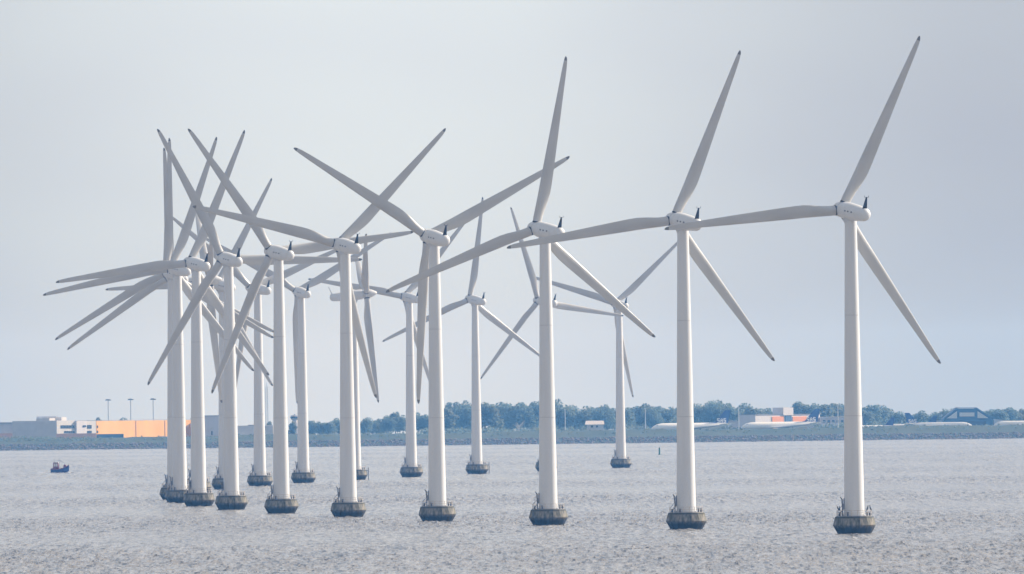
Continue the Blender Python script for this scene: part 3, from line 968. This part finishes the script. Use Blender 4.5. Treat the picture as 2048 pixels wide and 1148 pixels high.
# slim white poles
for px, top, bot, lab in ((1130.5, 820, 861, 'slim white pole just right of the third turbine tower'), (1291, 818, 860, 'slim white pole between the farthest and second towers'),
                          (1477.5, 815, 858, 'slim white pole between the two parked airliners'), (1676, 812, 850, 'slim white pole over the grey building left of the nearest tower')):
    Y = 12560
    p = at(px, bot, Y); z0 = gz(p.x, Y); h = at(px, top, Y).z - z0
    t = tag(empty('light_pole', (p.x, Y, z0)), lab, 'pole', 'white poles along the airfield')
    mb = MB(); mb.tube((0, 0, -1), (0, 0, h), .36, .24, 8); mb.build('pole', m_whitem, t)
    mb = MB(); mb.box(-.8, .8, -.3, .3, h + .002, h + .5); mb.build('lamp_head', m_whitem, t)
# pale bare tree
p = at(1038, 862, 12600)
t = tag(empty('bare_tree', (p.x, 12600, gz(p.x, 12600))), 'pale leafless tree in front of the wood left of the third tower', 'tree')
mb = MB(); h = at(1038, 836, 12600).z - gz(p.x, 12600)
mb.tube((0, 0, -1), (0, 0, h * .55), .28, .2, 6)
mb.build('trunk', m_pale, t)
mb = MB(); g2 = random.Random(9)
for k in range(16):
    z = h * g2.uniform(.35, .6); a = g2.uniform(0, 6.28); l = g2.uniform(2, 4.2)
    e1 = Vector((l * math.cos(a), l * math.sin(a), z + l * .9))
    mb.tube((0, 0, z), e1, .13, .06, 5)
    for q_ in range(2):
        mb.tube(e1, e1 + Vector((g2.uniform(-1.3, 1.3), g2.uniform(-1, 1), g2.uniform(.3, 1.6))), .06, .03, 4)
mb.build('branches', m_pale, t)

# pale house in the trees
Y = 12640
r_ = broot('pale_house', 1190, Y, 'pale house with a broad light roof among trees left of the farthest tower', 'house')
part('wall', m_pale, r_, [(1174, 1207, 849)], Y, 14)
mb = MB(); a, b, z0, z1 = rect(1170, 1209, 841.5, Y, 849)
mb.add([(a, Y - 1, z0), (b, Y - 1, z0), (b, Y + 15, z0), (a, Y + 15, z0), (a + .5, Y + 6, z1), (b - .5, Y + 6, z1)], [(0, 1, 5, 4), (2, 3, 4, 5), (0, 4, 3), (1, 2, 5), (3, 2, 1, 0)])
o = mb.build('roof', mat('light_roof', (0.62, 0.56, 0.52), .8)); o.parent = r_; o.location = -r_.location
for q_ in (1182, 1192): part('window', m_glass, r_, [(q_, q_ + 4, 851, 855)], Y, .3, -.2)
# hangar with orange panels
Y = 12800
r_ = broot('orange_hangar', 1511, Y, 'grey hangar with orange panels and a blue door behind the parked airliners', 'hangar', None, 48)
part('wall', m_grey, r_, [(1511, 1640, 829)], Y, 16)
m_pan = mat('orange_panel', (0.85, 0.33, 0.12), .7)
for q_ in ((1544, 1567, 833), (1585, 1613, 833)): part('panel', m_pan, r_, [q_], Y, .5, -.4)
part('door', m_bluem, r_, [(1570, 1582, 831)], Y, .6, -.6)
part('gate_tower', m_grey, r_, [(1565, 1585, 815, 830.5)], Y, 10, -1)
for q_ in ((1510.5, 1564.5, 828, 829), (1585.5, 1640.5, 828, 829)): part('roof', m_roof, r_, [q_], Y, 17, -.5)
Y = 12840
r_ = broot('grey_building', 1665, Y, 'low grey building with a flat roof left of the nearest tower', 'building')
part('wall', m_grey, r_, [(1641, 1726, 835)], Y, 40)
part('roof', m_pale, r_, [(1640.5, 1726.5, 833.6, 835)], Y, 41, -.5)
for i in range(6): part('window', m_glass, r_, [(1646 + 9 * i, 1651 + 9 * i, 840, 845)], Y, .3, -.2)
Y = 12850
r_ = broot('lilac_shed', 1483, Y, 'low lilac grey shed between the two left airliner tails', 'shed')
part('wall', m_grey, r_, [(1450, 1510, 842.5)], Y, 25)
part('roof', m_pale, r_, [(1449.5, 1510, 841.6, 842.5)], Y, 26, -.5)
# blue hangar
Y = 12720
r_ = broot('blue_hangar', 1936, Y, 'blue hangar with stepped trapezoid gable near the right edge', 'hangar')
part('wall', m_bluem, r_, [(1887, 1985, 838.5)], Y, 60)
def zpt(px, py): 
    q_ = at(px, py, Y); return (q_.x, q_.z)
mb = MB(); mb.prism([zpt(1889, 838.3), zpt(1983, 838.3), zpt(1952, 817), zpt(1916, 817)], Y + .2, Y + 58)
o = mb.build('gable', m_bluem); o.parent = r_; o.location = -r_.location
for tri in ([(1893, 836.8), (1914, 836.8), (1914, 822)], [(1955, 836.3), (1977, 836.3), (1955, 822)], [(1919, 833), (1949, 833), (1949, 825), (1919, 825)]):
    mb = MB(); mb.prism([zpt(*q_) for q_ in tri], Y - .15, Y + .3)
    o = mb.build('gable_panel', m_whitem); o.parent = r_; o.location = -r_.location
mb = MB(); mb.prism([zpt(1886, 839.2), zpt(1915, 817), zpt(1915, 815.8), zpt(1953, 815.8), zpt(1953, 817), zpt(1986, 839.2), zpt(1987, 838.6), zpt(1953.6, 815), zpt(1914.4, 815), zpt(1885, 838.6)], Y - .8, Y + 60)
o = mb.build('roof', m_bluem); o.parent = r_; o.location = -r_.location
part('door', m_glass, r_, [(1900, 1972, 843)], Y, .4, -.3)
r_ = broot('grey_shed', 2000, 12760, 'pale grey sloping shed just right of the blue hangar', 'shed')
mb = MB(); Y = 12760
z0 = gz(r_.location.x, Y)
mb.prism([(at(1988, 850, Y).x, z0), (at(2062, 850, Y).x, z0), (at(2062, 846, Y).x, at(2062, 846, Y).z), (at(1988, 838, Y).x, at(1988, 838, Y).z)], Y, Y + 25)
o = mb.build('wall', m_pale); o.parent = r_; o.location = -r_.location
r_ = broot('white_cabin', 1872, 12790, 'small white cabin with sloped roof left of the blue hangar', 'cabin')
part('wall', m_pale, r_, [(1862, 1886, 842)], 12790, 12)
part('roof', m_roof, r_, [(1861, 1887, 840.8, 842)], 12790, 13, -.5)

# ------------------------------------------------------------------ parked airliners
m_air = mat('airliner_white', (0.86, 0.85, 0.83), 0.3, (0.90, 0.89, 0.87), 0.1)
m_fin = mat('tail_blue', (0.002, 0.022, 0.19), 0.4)
m_eng = mat('engine_beige', (0.50, 0.40, 0.28), 0.45)
m_wing = mat('wing_grey', (0.50, 0.51, 0.53), 0.45)
m_let = mat('white_lettering', (0.82, 0.82, 0.82), 0.5)
def make_airliner(scale, letters=True):
    """nose towards -x, gear on z = 0; a 60 m twin jet before scaling"""
    t = empty('airliner', (0, 0, 0))
    L = 59.0
    st = [(0, .15, 4.6), (.6, .8, 4.75), (2, 1.6, 5.0), (4.5, 2.35, 5.3), (7.5, 2.75, 5.5), (12, 2.82, 5.5), (38, 2.82, 5.5), (44, 2.6, 5.7), (50, 1.9, 6.3), (55, 1.05, 6.9), (58.4, .45, 7.3), (59, .12, 7.4)]
    mb = MB(); mb.rings([[(x - L / 2, r * math.cos(2 * math.pi * i / 24), zc + r * math.sin(2 * math.pi * i / 24)) for i in range(24)] for x, r, zc in st])
    fus = mb.build('fuselage', m_air, t, smooth=True)
    mb = MB(); mb.add([(3.0 - L / 2, -1.6, 6.35), (3.0 - L / 2, 1.6, 6.35), (4.4 - L / 2, 1.7, 7.3), (4.4 - L / 2, -1.7, 7.3), (3.8 - L / 2, -1.4, 6.2), (3.8 - L / 2, 1.4, 6.2)], [(0, 1, 2, 3), (0, 4, 5, 1), (3, 2, 5, 4), (0, 3, 4), (1, 5, 2)])
    mb.build('cockpit_window', m_glass, fus)
    def slab(pts, th):
        m_ = MB(); n_ = len(pts)
        m_.add([(x, y, z - th / 2) for x, y, z in pts] + [(x, y, z + th / 2) for x, y, z in pts],
               [tuple(range(n_ - 1, -1, -1)), tuple(range(n_, 2 * n_))] + [(i, (i + 1) % n_, n_ + (i + 1) % n_, n_ + i) for i in range(n_)])
        return m_
    for sy in (-1, 1):
        w = slab([(20 - L / 2, sy * 2.4, 4.0), (32 - L / 2, sy * 2.4, 4.0), (33.5 - L / 2, sy * 9.5, 4.7), (41.5 - L / 2, sy * 28, 6.3), (39.2 - L / 2, sy * 28, 6.3)], .55)
        w.build('wing', m_wing, t)
        mb = MB(); mb.lathe([(20.0 - L / 2, 1.25), (20.6 - L / 2, 1.45), (23.5 - L / 2, 1.4), (25.8 - L / 2, .9), (26.6 - L / 2, .4)], 20, 'x')
        mb.v = [(x, y + sy * 9.3, z + 2.55) for x, y, z in mb.v]
        en = mb.build('engine', m_eng, t, smooth=True, sharp=40)
        mb = MB(); mb.lathe([(19.98 - L / 2, 1.12), (19.99 - L / 2, .2)], 20, 'x')
        mb.v = [(x, y + sy * 9.3, z + 2.55) for x, y, z in mb.v]
        mb.build('intake', m_dark, en)
        slab([(50 - L / 2, sy * 1.2, 7.2), (55.5 - L / 2, sy * .8, 7.2), (58.5 - L / 2, sy * 9.5, 7.9), (56.3 - L / 2, sy * 9.5, 7.9)], .3).build('tailplane', m_air, t)
    mb = MB(); mb.prism([(44.5 - L / 2, 8.1), (47.5 - L / 2, 8.9), (54.6 - L / 2, 16.8), (58.6 - L / 2, 16.8), (56.6 - L / 2, 8.0), (52 - L / 2, 7.4)], -.25, .25)
    fin = mb.build('tail_fin', m_fin, t)
    if letters:
        S5 = {'S': ['111', '100', '111', '001', '111'], 'A': ['010', '101', '111', '101', '101']}
        for side in (-1, 1):
            m_ = MB()
            for k, ch in enumerate('SAS'):
                for r__, row in enumerate(S5[ch]):
                    for c_, bit in enumerate(row):
                        if bit == '1':
                            u = k * 2.35 + c_ * .62
                            x0 = (48.6 + u) if side < 0 else (48.6 + 6.6 - u - .62)
                            z1_ = 11.3 - r__ * .62
                            y0 = -.32 if side < 0 else .26
                            m_.box(x0 - L / 2, x0 + .62 - L / 2, y0, y0 + .06, z1_ - .62, z1_)
            m_.build('lettering', m_let, fin)
    for x, y in ((7, 0), (29.5, -3.6), (29.5, 3.6)):
        mb = MB(); mb.tube((x - L / 2, y, .5), (x - L / 2, y, 3.4), .2, n=8)
        for dy in (-.5, .5):
            mb.tube((x - L / 2, y + dy - .22, .6), (x - L / 2, y + dy + .22, .6), .6, n=14)
        mb.build('landing_gear', m_vent, t)
    t.scale = (scale,) * 3
    return t
def place_air(t, nose, tail, Y, flip, yaw, label):
    c = at((nose + tail) / 2, 860, Y)
    t.location = (c.x, Y, gz(c.x, Y))
    t.rotation_euler = (0, 0, (math.pi if flip else 0) + R(yaw))
    tag(t, label, 'airliner', 'airliners parked on the airfield')
a1 = make_airliner(1.0)
a2 = copy_tree(a1); a3 = copy_tree(a1); a4 = copy_tree(a1, None, ('lettering',)); a5 = copy_tree(a1, None, ('lettering',)); a6 = copy_tree(a1)
place_air(a1, 1303, 1462, 12600, False, 20, 'white airliner with nose left, its blue tail left of the orange hangar')
place_air(a2, 1484, 1640, 12660, False, 20, 'white airliner with nose left, its blue tail in front of the orange hangar')
a3.scale = (.80,) * 3
place_air(a3, 1942, 1812, 12600, True, -6, 'white airliner with nose right in front of the blue hangar')
a4.scale = (.62,) * 3
place_air(a4, 1686, 1792, 12640, False, 10, 'smaller white airliner with nose left, half behind the nearest tower')
a5.scale = (.68,) * 3
place_air(a5, 1770, 1868, 12780, False, 0, 'airliner of which only a dark blue tail shows left of the white cabin')
a6.scale = (.85,) * 3
place_air(a6, 1988, 2130, 12560, False, 5, 'white airliner with nose left cut off by the right edge of the view')

# ------------------------------------------------------------------ boat, buoy
m_hull = mat('hull_blue', (0.006, 0.03, 0.20), 0.4, (0.01, 0.04, 0.24), 1.0)
m_red = mat('boat_red', (0.20, 0.018, 0.025), 0.5)
m_bwhite = mat('boat_white', (0.75, 0.74, 0.73), 0.45)
p = on_sea(120, 946)
bt = tag(empty('fishing_boat', (p.x, p.y, seaz(p.x, p.y)), R(-6)), 'small blue and red fishing boat with white wheelhouse heading right', 'boat')
# bow towards +x
hl = MB(); st = []
for x, bw, zk, zs in ((-3.7, 1.0, .0, 1.15), (-2.5, 1.3, -.3, 1.1), (-.5, 1.4, -.35, 1.15), (1.2, 1.25, -.3, 1.45), (2.6, .75, -.1, 1.95), (3.7, .08, .7, 2.5)):
    st.append([(x, -bw, zs), (x, -bw * .85, zk + (zs - zk) * .4), (x, 0, zk), (x, bw * .85, zk + (zs - zk) * .4), (x, bw, zs), (x, bw * .5, zs - .12), (x, -bw * .5, zs - .12)])
hl.rings(st)
bt.scale = (1, 1, 1.25)
hull = hl.build('hull', m_hull, bt, smooth=True, sharp=35)
gw = MB()
for s_ in (0, 4):
    gw.path([Vector(r__[s_]) + Vector((0, 0, .06)) for r__ in st], .13, 6)
gw.build('gunwale', m_red, hull)
mb = MB(); mb.box(-3.4, -.2, -.95, .95, 1.0, 1.55); mb.build('aft_casing', m_red, bt)
mb = MB(); mb.add([(-2.7, -.8, 1.55), (-.3, -.8, 1.55), (-.3, .8, 1.55), (-2.7, .8, 1.55), (-2.6, -.72, 3.35), (-.75, -.72, 3.35), (-.75, .72, 3.35), (-2.6, .72, 3.35)],
                  [(0, 3, 2, 1), (4, 5, 6, 7), (0, 1, 5, 4), (1, 2, 6, 5), (2, 3, 7, 6), (3, 0, 4, 7)])
wh = mb.build('wheelhouse', m_red, bt)
for y0, y1 in ((-.83, -.76), (.76, .83)):
    for x0 in (-2.35, -1.5):
        mb = MB(); mb.box(x0, x0 + .65, y0, y1, 2.1, 3.05); mb.build('window', m_bwhite, wh)
mb = MB(); mb.box(-2.85, -.55, -.95, .95, 3.35, 3.5); mb.build('roof', m_bwhite, wh)
mb = MB(); mb.tube((-.3, 0, 1.2), (-.3, 0, 5.0), .08, .05, 8); mb.tube((-.3, 0, 4.2), (2.2, 0, 3.0), .05, n=6); mb.tube((-2.3, .4, 3.5), (-2.3, .4, 4.9), .04, n=6)
mb.build('mast', m_vent, bt)
mb = MB(); mb.box(1.5, 2.5, -.6, .6, 1.5, 2.5); mb.tube((2.0, -.7, 2.3), (2.0, .7, 2.3), .45, n=12); mb.build('winch', m_red, bt)
fo = MB()
for i in range(300):
    x = g.uniform(-9, 5.5); y = g.gauss(0, 1.3 + max(0, -x) * .12)
    s_ = g.uniform(.1, .3)
    fo.add([Vector((x, y, .12)) + Vector(q_) * s_ for q_ in ((1, 0, 0), (0, 1, 0), (-1, 0, 0), (0, -1, 0), (0, 0, .8))], [(0, 1, 4), (1, 2, 4), (2, 3, 4), (3, 0, 4), (3, 2, 1, 0)])
m_foam = mat('foam_white', (0.78, 0.79, 0.80), 0.8)
tag(fo.build('wake_foam', m_foam, loc=bt.location), 'white foam of the wake around the small fishing boat', 'foam', None, 'stuff')

m_green = mat('buoy_green', (0.01, 0.13, 0.11), 0.5, (0.015, 0.17, 0.14), 2.0)
p = on_sea(1319, 910)
bu = tag(empty('channel_buoy', (p.x, p.y, seaz(p.x, p.y))), 'slim green spar buoy standing in the water left of the second tower', 'buoy')
mb = MB(); mb.lathe([(-1, .55), (.4, .55), (.7, .42), (3.4, .36), (3.5, .2)], 14); mb.build('spar', m_green, bu, smooth=True, sharp=40)
mb = MB(); mb.lathe([(3.52, .15), (3.7, .15), (3.9, .1)], 10); mb.build('lantern', m_vent, bu)

# ------------------------------------------------------------------ haze
hz = MB(); hz.box(-30000, 30000, -30000, 30000, -140, 112)
m_haze = bpy.data.materials.new('haze')
m_haze.use_nodes = True
hn = m_haze.node_tree
hn.nodes.clear()
h_out = hn.nodes.new('ShaderNodeOutputMaterial')
h_vol = hn.nodes.new('ShaderNodeVolumePrincipled')
h_vol.inputs['Color'].default_value = (0.125, 0.36, 0.80, 1)
h_vol.inputs['Absorption Color'].default_value = (1.0, 0.75, 0.15, 1)
h_vol.inputs['Density'].default_value = 4.0e-5
h_vol.inputs['Anisotropy'].default_value = 0.2
hn.links.new(h_vol.outputs['Volume'], h_out.inputs['Volume'])
tag(hz.build('haze', m_haze), 'pale blue haze over the water', 'haze', None, 'stuff')
